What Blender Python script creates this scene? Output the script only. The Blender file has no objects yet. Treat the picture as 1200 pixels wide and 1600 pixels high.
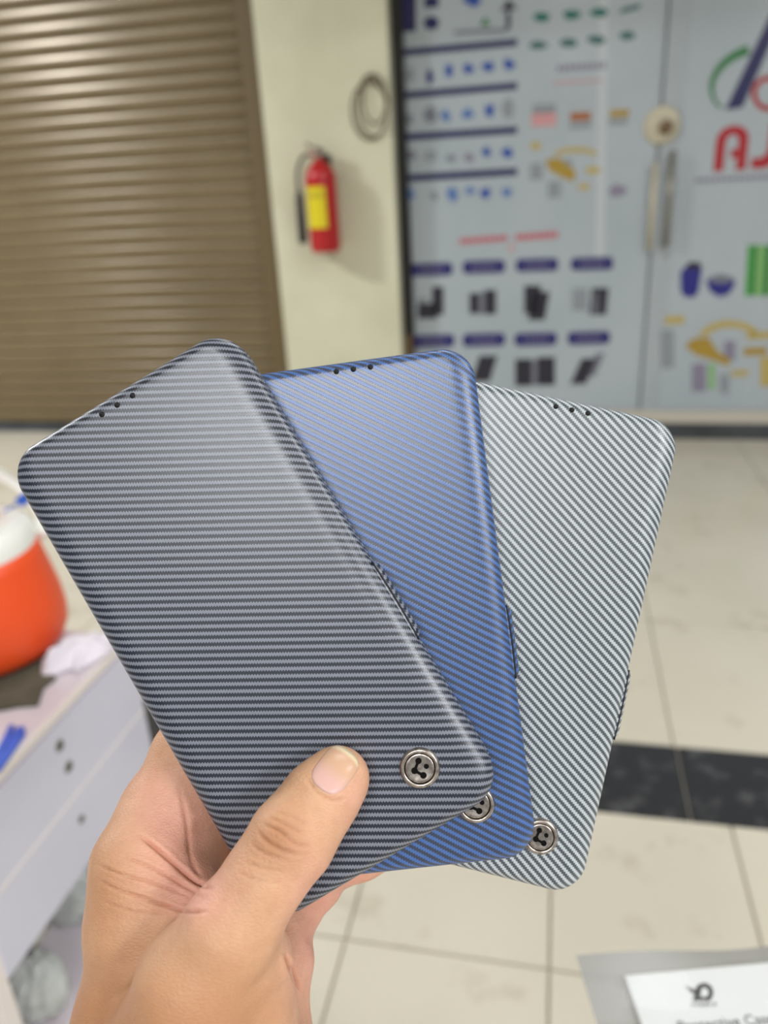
import bpy, bmesh, math, random
import numpy as np
from mathutils import Matrix, Vector
random.seed(7)
rng = np.random.default_rng(5)
SC = bpy.context.scene
COL = SC.collection
# ------------------------------------------------------------------ camera
F = 1230.0                                   # focal length in pixels of the 1200x1600 frame
CAM = np.array([0.0, 0.0, 1.3])
_d = np.array([170, -2950, -1230.0]); _d /= np.linalg.norm(_d)
_up = -_d
_fw = np.array([0, 0, -1.0]); _fw = _fw - _up * _fw.dot(_up); _fw /= np.linalg.norm(_fw)
R = np.array([np.cross(_fw, _up), _fw, _up])  # camera axes -> world axes
cd = bpy.data.cameras.new('camera'); cam = bpy.data.objects.new('camera', cd); COL.objects.link(cam)
cd.sensor_fit = 'VERTICAL'; cd.sensor_height = 36.0; cd.lens = 36.0 * F / 1600.0
cd.clip_start = 0.02
CAMM = Matrix([[R[0][0], R[0][1], R[0][2], CAM[0]], [R[1][0], R[1][1], R[1][2], CAM[1]], [R[2][0], R[2][1], R[2][2], CAM[2]], [0, 0, 0, 1]])
cam.matrix_world = CAMM
cd.dof.use_dof = True; cd.dof.focus_distance = 0.236; cd.dof.aperture_fstop = cd.lens / 3.3
SC.camera = cam
# ------------------------------------------------------------------ light
SC.view_settings.view_transform = 'Standard'; SC.view_settings.look = 'None'
SC.view_settings.gamma = 1.0; SC.view_settings.use_curve_mapping = False
SC.view_settings.exposure = 0.0
wd = bpy.data.worlds.new('world'); SC.world = wd; wd.use_nodes = True
wd.node_tree.nodes['Background'].inputs[0].default_value = (0.93, 0.97, 1.0, 1)
wd.node_tree.nodes['Background'].inputs[1].default_value = 0.23
CEIL = 3.2
LAMPS = [  # x, y, length, depth, power : surface lamps below the ceiling
    (-3.50, 2.75, 0.42, 0.42, 155), (-0.5, -2.3, 1.2, 0.6, 88), (2.5, -2.4, 1.2, 0.6, 146),
    (2.4, 0.2, 1.2, 0.30, 36), (0.6, 1.5, 1.2, 0.30, 17), (-2.68, 2.15, 0.06, 0.9, 16)]
def ceiling_lamp_light(x, y, lx, ly, p):
    l = bpy.data.lights.new('ceiling_lamp_light', 'AREA'); l.shape = 'RECTANGLE'; l.size = lx; l.size_y = ly
    l.energy = p; l.color = (0.97, 0.985, 1.0)
    o = bpy.data.objects.new('ceiling_lamp_light', l); COL.objects.link(o); o.location = (x, y, CEIL - 0.075)
for a in LAMPS: ceiling_lamp_light(*a)
# ------------------------------------------------------------------ helpers
def ray(px, py): return R @ np.array([(px - 600) / F, -(py - 800) / F, -1.0])
def onplane(px, py, p0, n):
    r = ray(px, py); return CAM + r * (np.dot(np.asarray(p0) - CAM, n) / np.dot(r, n))
def atz(px, py, z): return onplane(px, py, (0, 0, z), np.array([0, 0, 1.0]))
def s2l(c):
    return tuple(((v / 255) / 12.92 if v / 255 <= 0.04045 else ((v / 255 + 0.055) / 1.055) ** 2.4) for v in c)
def mat(name, rgb, rough=0.5, metal=0.0, spec=0.5, **kw):
    m = bpy.data.materials.new(name); m.use_nodes = True
    b = m.node_tree.nodes['Principled BSDF']
    b.inputs['Base Color'].default_value = (*s2l(rgb), 1)
    b.inputs['Roughness'].default_value = rough; b.inputs['Metallic'].default_value = metal
    b.inputs['Specular IOR Level'].default_value = spec
    for k, v in kw.items(): b.inputs[k.replace('_', ' ')].default_value = v
    return m
class NB:
    """small node builder"""
    def __init__(s, m): s.t = m.node_tree; s.n = s.t.nodes; s.b = s.n['Principled BSDF']
    def new(s, typ, **kw):
        o = s.n.new(typ)
        for k, v in kw.items(): setattr(o, k, v)
        return o
    def link(s, a, b): s.t.links.new(a, b)
    def math(s, op, a, b=None, c=None):
        o = s.n.new('ShaderNodeMath'); o.operation = op
        for i, v in enumerate((a, b, c)):
            if v is None: continue
            if isinstance(v, (int, float)): o.inputs[i].default_value = v
            else: s.link(v, o.inputs[i])
        return o.outputs[0]
    def mix(s, f, a, b):
        o = s.n.new('ShaderNodeMix'); o.data_type = 'RGBA'
        if isinstance(f, (int, float)): o.inputs[0].default_value = f
        else: s.link(f, o.inputs[0])
        for i, v in ((6, a), (7, b)):
            if isinstance(v, tuple): o.inputs[i].default_value = (*v[:3], 1)
            else: s.link(v, o.inputs[i])
        return o.outputs[2]
    def noise(s, vec, scale, detail=3, rough=0.5):
        o = s.n.new('ShaderNodeTexNoise'); o.inputs['Scale'].default_value = scale; o.inputs['Detail'].default_value = detail
        o.inputs['Roughness'].default_value = rough
        if vec is not None: s.link(vec, o.inputs['Vector'])
        return o.outputs['Fac']
    def ramp(s, f, lo, hi):
        o = s.n.new('ShaderNodeMapRange'); o.inputs[1].default_value = lo; o.inputs[2].default_value = hi
        s.link(f, o.inputs[0]); return o.outputs[0]
    def bump(s, h, strength, dist):
        o = s.n.new('ShaderNodeBump'); o.inputs['Strength'].default_value = strength; o.inputs['Distance'].default_value = dist
        s.link(h, o.inputs['Height']); s.link(o.outputs[0], s.b.inputs['Normal'])
    def coord(s, kind='Object'): return s.n.new('ShaderNodeTexCoord').outputs[kind]
    def pos(s): return s.n.new('ShaderNodeNewGeometry').outputs['Position']
def noisy(name, c1, c2, scale, rough=0.5, detail=4, lo=0.35, hi=0.65, bump=0, **kw):
    m = mat(name, c1, rough, **kw); nb = NB(m); v = nb.pos()
    f = nb.ramp(nb.noise(v, scale, detail), lo, hi)
    nb.link(nb.mix(f, s2l(c1), s2l(c2)), nb.b.inputs['Base Color'])
    if bump: nb.bump(nb.noise(v, scale * 4, 3), 0.5, bump)
    return m
def tag(o, label=None, cat=None, group=None, kind=None):
    if label: o['label'] = label
    if cat: o['category'] = cat
    if group: o['group'] = group
    if kind: o['kind'] = kind
    return o
def empty(name, loc):
    o = bpy.data.objects.new(name, None); COL.objects.link(o); o.location = tuple(loc); o.empty_display_size = 0.05; return o
def mesh(name, verts, faces, m=None, parent=None, smooth=False, loc=None):
    """verts in world space; the object's origin is put at loc, or at the parent chain's origin"""
    me = bpy.data.meshes.new(name)
    v = np.asarray(verts, float).reshape(-1, 3)
    org = np.zeros(3)
    if parent is not None: org = worldloc(parent)
    off = np.asarray(loc, float) if loc is not None else org
    me.from_pydata((v - off).tolist(), [], [tuple(int(i) for i in f) for f in faces]); me.update()
    b_ = bmesh.new(); b_.from_mesh(me); bmesh.ops.recalc_face_normals(b_, faces=b_.faces[:]); b_.to_mesh(me); b_.free()
    o = bpy.data.objects.new(name, me); COL.objects.link(o)
    if parent is not None: o.parent = parent
    o.location = tuple(off - org)
    if m: me.materials.append(m)
    if smooth:
        for p in me.polygons: p.use_smooth = True
    return o
def worldloc(o):
    p = np.array(o.location)
    while o.parent is not None:
        o = o.parent; p = p + np.array(o.location)
    return p
def box_vf(c, ax, ay, az):
    c, ax, ay, az = map(np.asarray, (c, ax, ay, az))
    v = [c + i * ax + j * ay + k * az for k in (-1, 1) for j in (-1, 1) for i in (-1, 1)]
    f = [(0, 2, 3, 1), (4, 5, 7, 6), (0, 1, 5, 4), (2, 6, 7, 3), (0, 4, 6, 2), (1, 3, 7, 5)]
    return v, f
def join(lst):
    V, Fc = [], []
    for v, f in lst:
        o = len(V); V += list(v); Fc += [tuple(i + o for i in q) for q in f]
    return V, Fc
def prism(pts, d):
    """closed outline pts (world) extruded by vector d"""
    n = len(pts); v = [np.asarray(p) for p in pts] + [np.asarray(p) + d for p in pts]
    f = [tuple(range(n))[::-1], tuple(range(n, 2 * n))] + [(i, (i + 1) % n, n + (i + 1) % n, n + i) for i in range(n)]
    return v, f
def lathe(prof, org=(0, 0, 0), ax=(0, 0, 1), seg=40, cap=True):
    ax = np.asarray(ax, float); ax /= np.linalg.norm(ax)
    t = np.array([1, 0, 0]) if abs(ax[0]) < 0.8 else np.array([0, 1, 0]); u = np.cross(ax, t); u /= np.linalg.norm(u); w = np.cross(ax, u)
    v, f = [], []
    for r, h in prof:
        for i in range(seg):
            a = 2 * math.pi * i / seg; v.append(np.asarray(org) + ax * h + (u * math.cos(a) + w * math.sin(a)) * r)
    for j in range(len(prof) - 1):
        for i in range(seg):
            k = (i + 1) % seg; f.append((j * seg + i, j * seg + k, (j + 1) * seg + k, (j + 1) * seg + i))
    if cap:
        f.append(tuple(range(seg))[::-1]); f.append(tuple(range((len(prof) - 1) * seg, len(prof) * seg)))
    return v, f
def catmull(pts, n=8):
    pts = [np.asarray(p, float) for p in pts]; P = [2 * pts[0] - pts[1]] + pts + [2 * pts[-1] - pts[-2]]; out = []
    for i in range(1, len(P) - 2):
        for k in range(n):
            t = k / n; a, b, c, d = P[i - 1:i + 3]
            out.append(0.5 * (2 * b + (c - a) * t + (2 * a - 5 * b + 4 * c - d) * t * t + (3 * b - a - 3 * c + d) * t ** 3))
    out.append(pts[-1]); return out
def tube(pts, r, seg=10):
    pts = [np.asarray(p, float) for p in pts]; n = len(pts); v, f = [], []; u = None
    for i, p in enumerate(pts):
        t = pts[min(i + 1, n - 1)] - pts[max(i - 1, 0)]; t = t / (np.linalg.norm(t) + 1e-12)
        if u is None:
            u = np.cross(t, [0, 0, 1.0] if abs(t[2]) < 0.9 else [1.0, 0, 0])
        u = u - t * u.dot(t); u = u / np.linalg.norm(u); w = np.cross(t, u)
        rr = r[i] if hasattr(r, '__len__') else r
        for k in range(seg):
            a = 2 * math.pi * k / seg; v.append(p + (u * math.cos(a) + w * math.sin(a)) * rr)
    for i in range(n - 1):
        for k in range(seg):
            q = (k + 1) % seg; f.append((i * seg + k, i * seg + q, (i + 1) * seg + q, (i + 1) * seg + k))
    f.append(tuple(range(seg))[::-1]); f.append(tuple(range((n - 1) * seg, n * seg)))
    return v, f
# ------------------------------------------------------------------ wall frame
WV = np.array([0.974, -0.2266, 0]); WN = np.array([-0.2266, -0.974, 0])   # along the wall / out of the wall
P0 = np.array([1.7596, 3.8352, 0.0])
Z = np.array([0, 0, 1.0])
def wp(a, z, off=0.0): return P0 + WV * a + WN * off + Z * z
def wpx(px, py, off=0.0): return onplane(px, py, P0 + WN * off, WN)
def waz(px, py, off=0.0):
    q = wpx(px, py, off); return float((q - P0).dot(WV)), float(q[2])
def wbox(a0, a1, z0, z1, o0, o1):
    return box_vf(wp((a0 + a1) / 2, (z0 + z1) / 2, (o0 + o1) / 2), WV * (a1 - a0) / 2, WN * (o1 - o0) / 2, Z * (z1 - z0) / 2)
M = {}
M['cream'] = noisy('cream_plaster', (217, 216, 190), (208, 205, 178), 3.0, 0.55)
M['white_wall'] = mat('white_wall', (206, 206, 200), 0.7)
M['shutter'] = noisy('brown_shutter_paint', (126, 110, 82), (114, 98, 71), 1.4, 0.27, metal=0.15)
M['rail'] = mat('brown_rail', (106, 89, 60), 0.5)
M['dark_trim'] = mat('black_trim', (30, 29, 27), 0.45)
M['brown_trim'] = mat('brown_trim', (104, 82, 54), 0.5)
M['skirting'] = noisy('dark_granite_skirting', (72, 76, 80), (56, 60, 64), 9, 0.3)
M['door'] = noisy('white_door_film', (174, 181, 186), (166, 174, 180), 2.0, 0.32)
M['sill'] = mat('beige_sill', (196, 190, 176), 0.5)
M['vinyl'] = noisy('printed_vinyl', (178, 187, 193), (170, 180, 186), 2.0, 0.3)
M['vinyl_highlight'] = mat('vinyl_highlight', (192, 198, 202), 0.3)
def ink(name, rgb): M[name] = mat('ink_' + name, rgb, 0.4); return M[name]
for k, c in dict(navy=(36, 34, 106), navy2=(28, 26, 84), blue=(40, 76, 160), blue2=(88, 120, 176), black=(44, 42, 54), grey=(120, 122, 134), lgrey=(142, 148, 155),
                 teal=(34, 110, 100), teal2=(58, 104, 100), red=(172, 28, 38), pink=(206, 150, 152), rose=(196, 98, 108), ochre=(170, 140, 52), ochre2=(186, 166, 96),
                 orange=(166, 98, 52), green=(70, 158, 66), green2=(128, 180, 108), dgreen=(44, 120, 60), purple=(136, 130, 150), cblue=(38, 36, 128), brown=(112, 88, 60)).items(): ink(k, c)
# ------------------------------------------------------------------ floor
def floor_pt(w, n, z=0): return WV * w - WN * n + Z * z
gm = noisy('floor_screed', (194, 186, 170), (180, 172, 156), 6, 0.7)
fl = mesh('floor', *box_vf(floor_pt(0, -0.2, -0.03), WV * 5.5, -WN * 4.9, Z * 0.024), gm, loc=floor_pt(0, 1.3, -0.006)); tag(fl, kind='structure')
def tile_mat(name, a, b, dirt):
    m = mat(name, a, 0.16, spec=0.5); nb = NB(m); v = nb.pos()
    oi = nb.new('ShaderNodeObjectInfo').outputs['Random']
    f = nb.ramp(nb.noise(v, 2.2, 5), 0.3, 0.72)
    c = nb.mix(f, s2l(a), s2l(b))
    c = nb.mix(nb.math('MULTIPLY', oi, 0.22), c, s2l(b))
    d = nb.ramp(nb.noise(v, 6.0, 6, 0.66), 0.57, 0.80)
    c = nb.mix(nb.math('MULTIPLY', d, 0.7), c, s2l(dirt))
    nb.link(c, nb.b.inputs['Base Color'])
    nb.link(nb.math('MULTIPLY_ADD', f, 0.12, 0.14), nb.b.inputs['Roughness'])
    return m
M['tile'] = tile_mat('beige_floor_tile', (208, 201, 185), (197, 190, 173), (150, 138, 116))
M['granite'] = noisy('black_granite', (46, 47, 50), (98, 98, 100), 16, 0.16, 6, 0.52, 0.8)
def tile_mesh(w, h, m):
    v, f = join([box_vf((0, 0, -0.004), (w / 2, 0, 0), (0, h / 2, 0), (0, 0, 0.004))])
    v[4:] = [p * np.array([1 - 0.003 / w, 1 - 0.003 / h, 1]) for p in v[4:]]
    me = bpy.data.meshes.new('tile'); me.from_pydata([tuple(p) for p in v], [], f); me.materials.append(m); return me
FROT = math.atan2(WV[1], WV[0])
def lay(me, w, n, z=0.002):
    o = bpy.data.objects.new('tile', me); COL.objects.link(o); o.parent = fl
    o.location = tuple(floor_pt(w, n, z) - np.array(fl.location)); o.rotation_euler = (0, 0, FROT)
big = tile_mesh(0.5975, 0.5975, M['tile']); small = tile_mesh(0.3695, 0.3975, M['tile']); band = tile_mesh(0.597, 0.243, M['granite'])
for j in range(5):
    for i in range(-7, 5): lay(big, 0.305 + 0.6 * i + 0.3, 1.645 + 0.6 * j + 0.3, 0.002)
for i in range(-6, 5): lay(band, 0.313 + 0.6 * i + 0.3, 1.5225)
for j in range(4):
    for i in range(-8, 7): lay(small, 0.0195 + 0.3725 * i + 0.186, 1.40 - 0.4 * j - 0.2)
# ------------------------------------------------------------------ walls, shutter, pillar, doors
wb = mesh('wall_back', *wbox(-6.3, 3.2, 0, CEIL, -0.30, -0.16), M['white_wall'], loc=wp(-1.5, 0, -0.23)); tag(wb, kind='structure')
ce = mesh('ceiling', *box_vf(floor_pt(0, -0.2, CEIL + 0.03), WV * 5.5, -WN * 4.9, Z * 0.03), M['white_wall'], loc=floor_pt(0, 1.3, CEIL)); tag(ce, kind='structure')
PO = 0.12                                               # the pillar stands proud of the shop fronts
pl = mesh('wall_pillar', *wbox(-2.262, -1.636, 0, CEIL, -0.16, PO), M['cream'], loc=wp(-1.95, 0, 0)); tag(pl, kind='structure')
lintel = mesh('wall_lintel', *wbox(-6.2, -2.262, 2.34, CEIL, -0.16, PO), M['cream'], loc=wp(-4.2, 2.34, 0)); tag(lintel, kind='structure')
shade_canopy = mesh('wall_shade_canopy', *wbox(-1.636, 2.6, 2.38, CEIL, -0.16, 1.05), M['white_wall'], loc=wp(0.5, 2.45, 0)); tag(shade_canopy, kind='structure')  # deep overhang out of view, added to shade the tops of the doors
# roller shutter
sh = empty('roller_shutter', wp(-4.2, 0, -0.02)); tag(sh, 'closed brown corrugated roller shutter left of the cream pillar', 'shutter')
SP = 0.072
def slat_vf():
    prof = []
    for k in range(9):
        t = k / 8; prof.append((0.004 + 0.0045 * math.sin(math.pi * t) ** 0.9, 0.004 + t * (SP - 0.010)))
    prof.append((0.0, SP - 0.004)); prof = [(0.0, 0.0)] + prof
    a0, a1 = -6.15, -2.37; v, f = [], []
    for a in (a0, a1):
        for o, z in prof: v.append(wp(a, z, o) - wp(-4.2, 0, 0))
    n = len(prof)
    for i in range(n - 1): f.append((i, n + i, n + i + 1, i + 1))
    return v, f
sv, sf = slat_vf()
sme = bpy.data.meshes.new('slat'); sme.from_pydata([tuple(p) for p in sv], [], sf); sme.materials.append(M['shutter'])
for p in sme.polygons: p.use_smooth = True
for i in range(32):
    o = bpy.data.objects.new('slat', sme); COL.objects.link(o); o.parent = sh; o.location = (0, 0, 0.055 + i * SP)
mesh('bottom_bar', *wbox(-6.15, -2.37, 0.003, 0.055, -0.02, 0.012), M['skirting'], sh)
mesh('guide_rail', *wbox(-2.372, -2.262, 0.003, 2.34, -0.04, 0.05), M['rail'], sh)
# shop front: frame, two leaves, skirting
DT = 0.0
t1 = mesh('trim_1', *wbox(-1.636, -1.585, 0, 2.38, -0.10, 0.03), M['dark_trim'], loc=wp(-1.61, 0, 0)); tag(t1, kind='structure')
t1b = mesh('brown_strip', *wbox(-1.632, -1.59, 0.0, 0.56, 0.03, 0.036), M['brown_trim'], t1)
d1 = mesh('door_1', *wbox(-1.585, -0.428, 0.15, 2.38, -0.04, 0.0), M['door'], loc=wp(-1.0, 0.15, 0)); tag(d1, kind='structure')
d2 = mesh('door_2', *wbox(-0.418, 2.2, 0.15, 2.38, -0.04, 0.0), M['door'], loc=wp(0.6, 0.15, 0)); tag(d2, kind='structure')
mesh('gap_strip', *wbox(-0.428, -0.418, 0.15, 2.38, -0.05, -0.02), M['grey'], d1)
si = mesh('trim_2', *wbox(-1.585, 2.2, 0.086, 0.15, -0.10, 0.01), M['sill'], loc=wp(0, 0.086, 0)); tag(si, kind='structure')
bb = mesh('baseboard_right', *wbox(-1.636, 2.2, 0.002, 0.086, -0.10, 0.014), M['skirting'], loc=wp(0, 0, 0)); tag(bb, kind='structure')
# ---- print on the doors
def decal(name, pxs, m, parent, off=0.004, th=0.0012):
    return mesh(name, *prism([wpx(x, y, off) for x, y in pxs], WN * th), m, parent)
def rct(x, y, w, h, sl=-0.05, sk=0.0):
    return [(x - w / 2 - sk, y + h / 2 - sl * w / 2), (x + w / 2 - sk, y + h / 2 + sl * w / 2), (x + w / 2 + sk, y - h / 2 + sl * w / 2), (x - w / 2 + sk, y - h / 2 - sl * w / 2)]
def ell(x, y, w, h, n=18, rot=0.0):
    c, s = math.cos(rot), math.sin(rot)
    return [(x + w / 2 * math.cos(t) * c - h / 2 * math.sin(t) * s, y + w / 2 * math.cos(t) * s + h / 2 * math.sin(t) * c) for t in [-2 * math.pi * i / n for i in range(n)]]
def pill(x, y, w, h, sl=-0.03):
    r = h * 0.35; out = []
    for cx, cy, a0 in ((w / 2 - r, h / 2 - r, 0), (-w / 2 + r, h / 2 - r, 90), (-w / 2 + r, -h / 2 + r, 180), (w / 2 - r, -h / 2 + r, 270)):
        for k in range(5):
            a = math.radians(a0 + k * 22.5); dx = cx + r * math.cos(a); out.append((x + dx, y + cy + r * math.sin(a) + sl * dx))
    return out[::-1]
def blob(x, y, w, h, n=11, j=0.28):
    return [(x + w / 2 * (1 + random.uniform(-j, j)) * math.cos(t), y + h / 2 * (1 + random.uniform(-j, j)) * math.sin(t)) for t in [-2 * math.pi * i / n for i in range(n)]]
def arcband(x, y, rx, ry, a0, a1, w0, w1, n=18, rot=0.0):
    A, B = [], []; c, s = math.cos(rot), math.sin(rot)
    for i in range(n + 1):
        t = math.radians(a0 + (a1 - a0) * i / n); w = w0 + (w1 - w0) * i / n
        for L, k in ((A, 1), (B, -1)):
            ex, ey = (rx + k * w / 2) * math.cos(t), -(ry + k * w / 2) * math.sin(t)
            L.append((x + ex * c - ey * s, y + ex * s + ey * c))
    return A + B[::-1]
pa = wp(-1.06, 0.2, 0.003)
po = empty('product_poster', pa); tag(po, 'product chart printed with blue headed rows covering the left shop door', 'poster')
mesh('poster_sheet', *wbox(-1.575, -0.44, 0.165, 2.37, 0.001, 0.003), M['vinyl'], po)
for (x0, y0, x1, y1) in ((620, 83, 808, 66), (620, 150, 808, 134), (624, 215, 808, 203), (626, 279, 808, 268)):
    decal('header_bar', [(x0, y0 + 5.5), (x1, y1 + 5.5), (x1, y1 - 5.5), (x0, y0 - 5.5)], M['navy2'], po)
decal('product_picture', rct(635, 20, 30, 60), M['navy2'], po); decal('product_picture', rct(674, 3, 22, 18), M['navy2'], po)
decal('product_picture', ell(674, 36, 24, 22), M['navy2'], po); decal('product_picture', [(722, 1), (740, 12), (752, 4), (748, -8), (726, -8)], M['blue'], po)
decal('product_picture', [(750, 40), (758, 26), (766, 40)], M['dgreen'], po); decal('text_line', rct(752, 49, 84, 6), M['grey'], po)
dv = decal('product_picture', rct(794, 32, 7, 26), M['black'], po); decal('product_picture', [(782, 18), (794, -2), (808, 14)], M['black'], po)
rows = [[(640, 116, 16, 24, 'lgrey'), (671, 120, 11, 24, 'navy'), (701, 110, 14, 22, 'blue'), (731, 108, 18, 15, 'blue'), (763, 105, 20, 16, 'blue'), (795, 102, 18, 20, 'blue')],
        [(641, 186, 10, 20, 'grey'), (671, 179, 22, 22, 'grey'), (697, 181, 14, 20, 'blue2'), (731, 178, 18, 17, 'blue2'), (765, 173, 15, 22, 'blue'), (794, 171, 22, 30, 'lgrey')],
        [(642, 242, 18, 14, 'grey'), (672, 243, 20, 18, 'lgrey'), (704, 247, 14, 10, 'grey'), (733, 246, 18, 14, 'purple'), (760, 238, 16, 16, 'blue'), (793, 238, 18, 15, 'blue')],
        [(641, 302, 14, 18, 'blue2'), (678, 306, 12, 14, 'grey'), (707, 303, 16, 22, 'blue2'), (735, 298, 15, 12, 'blue2'), (759, 303, 16, 18, 'blue'), (792, 300, 16, 15, 'blue2')]]
for r_ in rows:
    for x, y, w, h, c in r_: decal('product_picture', blob(x, y, w, h), M[c], po)
for x, y in ((846, 27), (893, 23), (936, 20)): decal('product_picture', blob(x, y, 28, 15, j=0.15), M['teal'], po)
decal('product_picture', [(966, 22), (998, 14), (1002, 5), (972, 13)], M['teal2'], po)
for x, y in ((841, 71), (888, 67), (932, 62), (980, 56)): decal('product_picture', blob(x, y, 26, 15, j=0.2), M['teal2'], po)
for k in range(9): decal('text_mark', rct(874 + k * 8.6, 107 - k * 0.6, 6, 10), M['purple'], po)
for k in range(9): decal('text_mark', rct(868 + k * 8.6, 130 - k * 0.6, 6, 4), M['pink'], po)
for x, y, c, w, h in ((850, 186, 'pink', 38, 22), (850, 170, 'lgrey', 36, 14), (907, 182, 'orange', 32, 13), (907, 196, 'lgrey', 34, 9), (968, 177, 'ochre', 30, 11), (966, 190, 'lgrey', 30, 9)): decal('product_picture', rct(x, y, w, h), M[c], po)
decal('product_picture', ell(837, 228, 18, 12), M['ochre2'], po)
decal('product_picture', [(852, 250), (872, 246), (900, 268), (896, 284), (880, 278), (858, 266)], M['ochre'], po)
decal('product_picture', arcband(900, 244, 32, 10, 170, 10, 8, 8), M['ochre2'], po); decal('product_picture', ell(926, 266, 24, 12), M['ochre2'], po); decal('product_picture', ell(912, 292, 20, 10), M['ochre2'], po)
for x, y in ((838, 268), (866, 296), (884, 262)): decal('product_picture', rct(x, y, 20, 26), M['lgrey'], po, off=0.0035)
decal('product_picture', blob(964, 298, 26, 22), M['purple'], po)
for k in range(9): decal('text_mark', rct(722 + k * 8.4, 377 - k * 0.65, 6.6, 9), M['rose'], po)
for k in range(8): decal('text_mark', rct(809 + k * 8.4, 371 - k * 0.65, 6.6, 10), M['rose'], po)
decal('text_mark', rct(799, 388, 6, 10), M['pink'], po)
for row, ys in (((674, 756, 839, 925), (421, 417, 414, 412)), ((677, 756, 837, 920), (533, 531, 530, 528))):
    for x, y in zip(row, ys):
        pb = decal('name_plate', pill(x, y, 66, 20), M['navy'], po)
        for k in range(5): decal('text_mark', rct(x - 16 + k * 8, y - (k - 2) * 0.25, 5, 5, -0.03), M['purple'], pb, off=0.0055)
PIC = [(668, 486, 30, 24, 'black', 0), (684, 470, 18, 44, 'black', 0), (660, 470, 14, 10, 'lgrey', 0), (741, 474, 15, 32, 'black', 0), (766, 472, 18, 38, 'black', 0), (753, 474, 10, 34, 'grey', 0),
       (832, 468, 26, 44, 'black', 0), (842, 478, 26, 44, 'black', 4), (906, 468, 24, 34, 'lgrey', 0), (936, 471, 26, 42, 'black', 2), (930, 474, 10, 36, 'grey', 0),
       (676, 580, 32, 36, 'black', 0), (757, 576, 28, 40, 'black', 6), (818, 582, 26, 42, 'black', 0), (853, 580, 28, 44, 'black', 0), (835, 582, 9, 40, 'grey', 0), (912, 580, 24, 40, 'black', 9), (930, 570, 14, 36, 'grey', 8)]
for x, y, w, h, c, sk in PIC: decal('product_picture', rct(x, y, w, h, -0.02, sk), M[c], po)
decal('vinyl_highlight', [(930, 420), (944, 420), (951, -20), (937, -20)], M['vinyl_highlight'], po, off=0.0032, th=0.0004)  # paler strip paints a bright reflected streak down the sheet
# right leaf sign
sg = empty('shop_sign', wp(0.35, 0.2, 0.003)); tag(sg, 'large printed shop sign with red letters on the right shop door', 'sign')
mesh('sign_sheet', *wbox(-0.33, 2.15, 0.165, 2.37, 0.001, 0.003), M['vinyl'], sg)
decal('logo_stroke', [(1133, 172), (1160, 168), (1226, 20), (1205, 20)], M['navy2'], sg)
decal('logo_stroke', [(1226, 20), (1205, 20), (1262, 166), (1290, 164)], M['navy2'], sg, off=0.0042)
decal('logo_swoosh', arcband(1178, 128, 68, 50, 205, 82, 3, 15, 24, -0.35), M['dgreen'], sg, off=0.0056)
decal('logo_letter', arcband(1202, 146, 24, 24, 20, 340, 8, 8, 26), M['red'], sg, off=0.0056)
def sign_text(txt, a, z, size, m, parent, off=0.004, bold=0.0, name='letter', sx=1.0):
    for ch in txt:
        cu = bpy.data.curves.new('t', 'FONT'); cu.body = ch; cu.size = size; cu.extrude = 0.0008; cu.offset = bold
        o = bpy.data.objects.new('t', cu); COL.objects.link(o); dg = bpy.context.evaluated_depsgraph_get(); dg.update()
        me = bpy.data.meshes.new_from_object(o.evaluated_get(dg)); bpy.data.objects.remove(o)
        vs = [wp(a + v.co.x * sx, z + v.co.y, off + v.co.z) for v in me.vertices]; wdt = max([v.co.x for v in me.vertices] + [0.3 * size]) * sx
        mesh(name, vs, [tuple(p.vertices) for p in me.polygons], m, parent); a += wdt + size * 0.1
a0, z0 = waz(1114, 268, 0.004); a1, z1 = waz(1114, 198, 0.004)
# the rounded red A : an arch with a crossbar, then J
def wshape(name, pts, m, parent, off=0.004): return mesh(name, *prism([wp(a, z, off) for a, z in pts], WN * 0.0012), m, parent)
Hh = z1 - z0; Wd = waz(1165, 262, 0.004)[0] - a0; st = Wd * 0.31
def archA(a, z, w, h, s):
    out = [(a, z), (a, z + h * 0.68)] + [(a + w / 2 - w / 2 * math.cos(t), z + h * 0.68 + h * 0.32 * math.sin(t)) for t in [math.pi * k / 12 for k in range(1, 12)]] + [(a + w, z + h * 0.68), (a + w, z)]
    out += [(a + w - s, z), (a + w - s, z + h * 0.28), (a + s * 1.6, z + h * 0.28), (a + s * 1.6, z + h * 0.48), (a + w - s, z + h * 0.48), (a + w - s, z + h * 0.62)]
    out += [(a + w / 2 + (w / 2 - s) * math.cos(t), z + h * 0.62 + h * 0.18 * math.sin(t)) for t in [math.pi * k / 10 for k in range(0, 11)]] + [(a + s, z)]
    return out[::-1]
wshape('letter', archA(a0, z0, Wd, Hh, st), M['red'], sg)
aj = waz(1173, 262, 0.004)[0]
J = [(aj, z0 + Hh * 0.02), (aj, z0 + Hh * 0.25), (aj + Wd * 0.3, z0 + Hh * 0.25), (aj + Wd * 0.45, z0 + Hh * 0.38), (aj + Wd * 0.45, z0 + Hh), (aj + Wd * 0.75, z0 + Hh), (aj + Wd * 0.75, z0 + Hh * 0.3), (aj + Wd * 0.62, z0 + Hh * 0.08), (aj + Wd * 0.4, z0)]
wshape('letter', J, M['red'], sg)
for k in range(16): decal('text_mark', rct(1090 + k * 9.2, 282 - k * 0.5, 7, 7), M['purple'], sg)
decal('container_picture', [(1063, 425), (1064, 456), (1070, 464), (1084, 465), (1091, 456), (1097, 420), (1090, 409), (1076, 412)], M['cblue'], sg)
decal('container_picture', ell(1084, 415, 24, 12), M['black'], sg, off=0.0045)
decal('container_picture', [(1103, 440), (1110, 456), (1124, 464), (1138, 460), (1148, 446), (1148, 436), (1128, 428), (1110, 432)], M['cblue'], sg)
decal('container_picture', ell(1127, 436, 40, 13), M['grey'], sg, off=0.0045)
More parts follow.
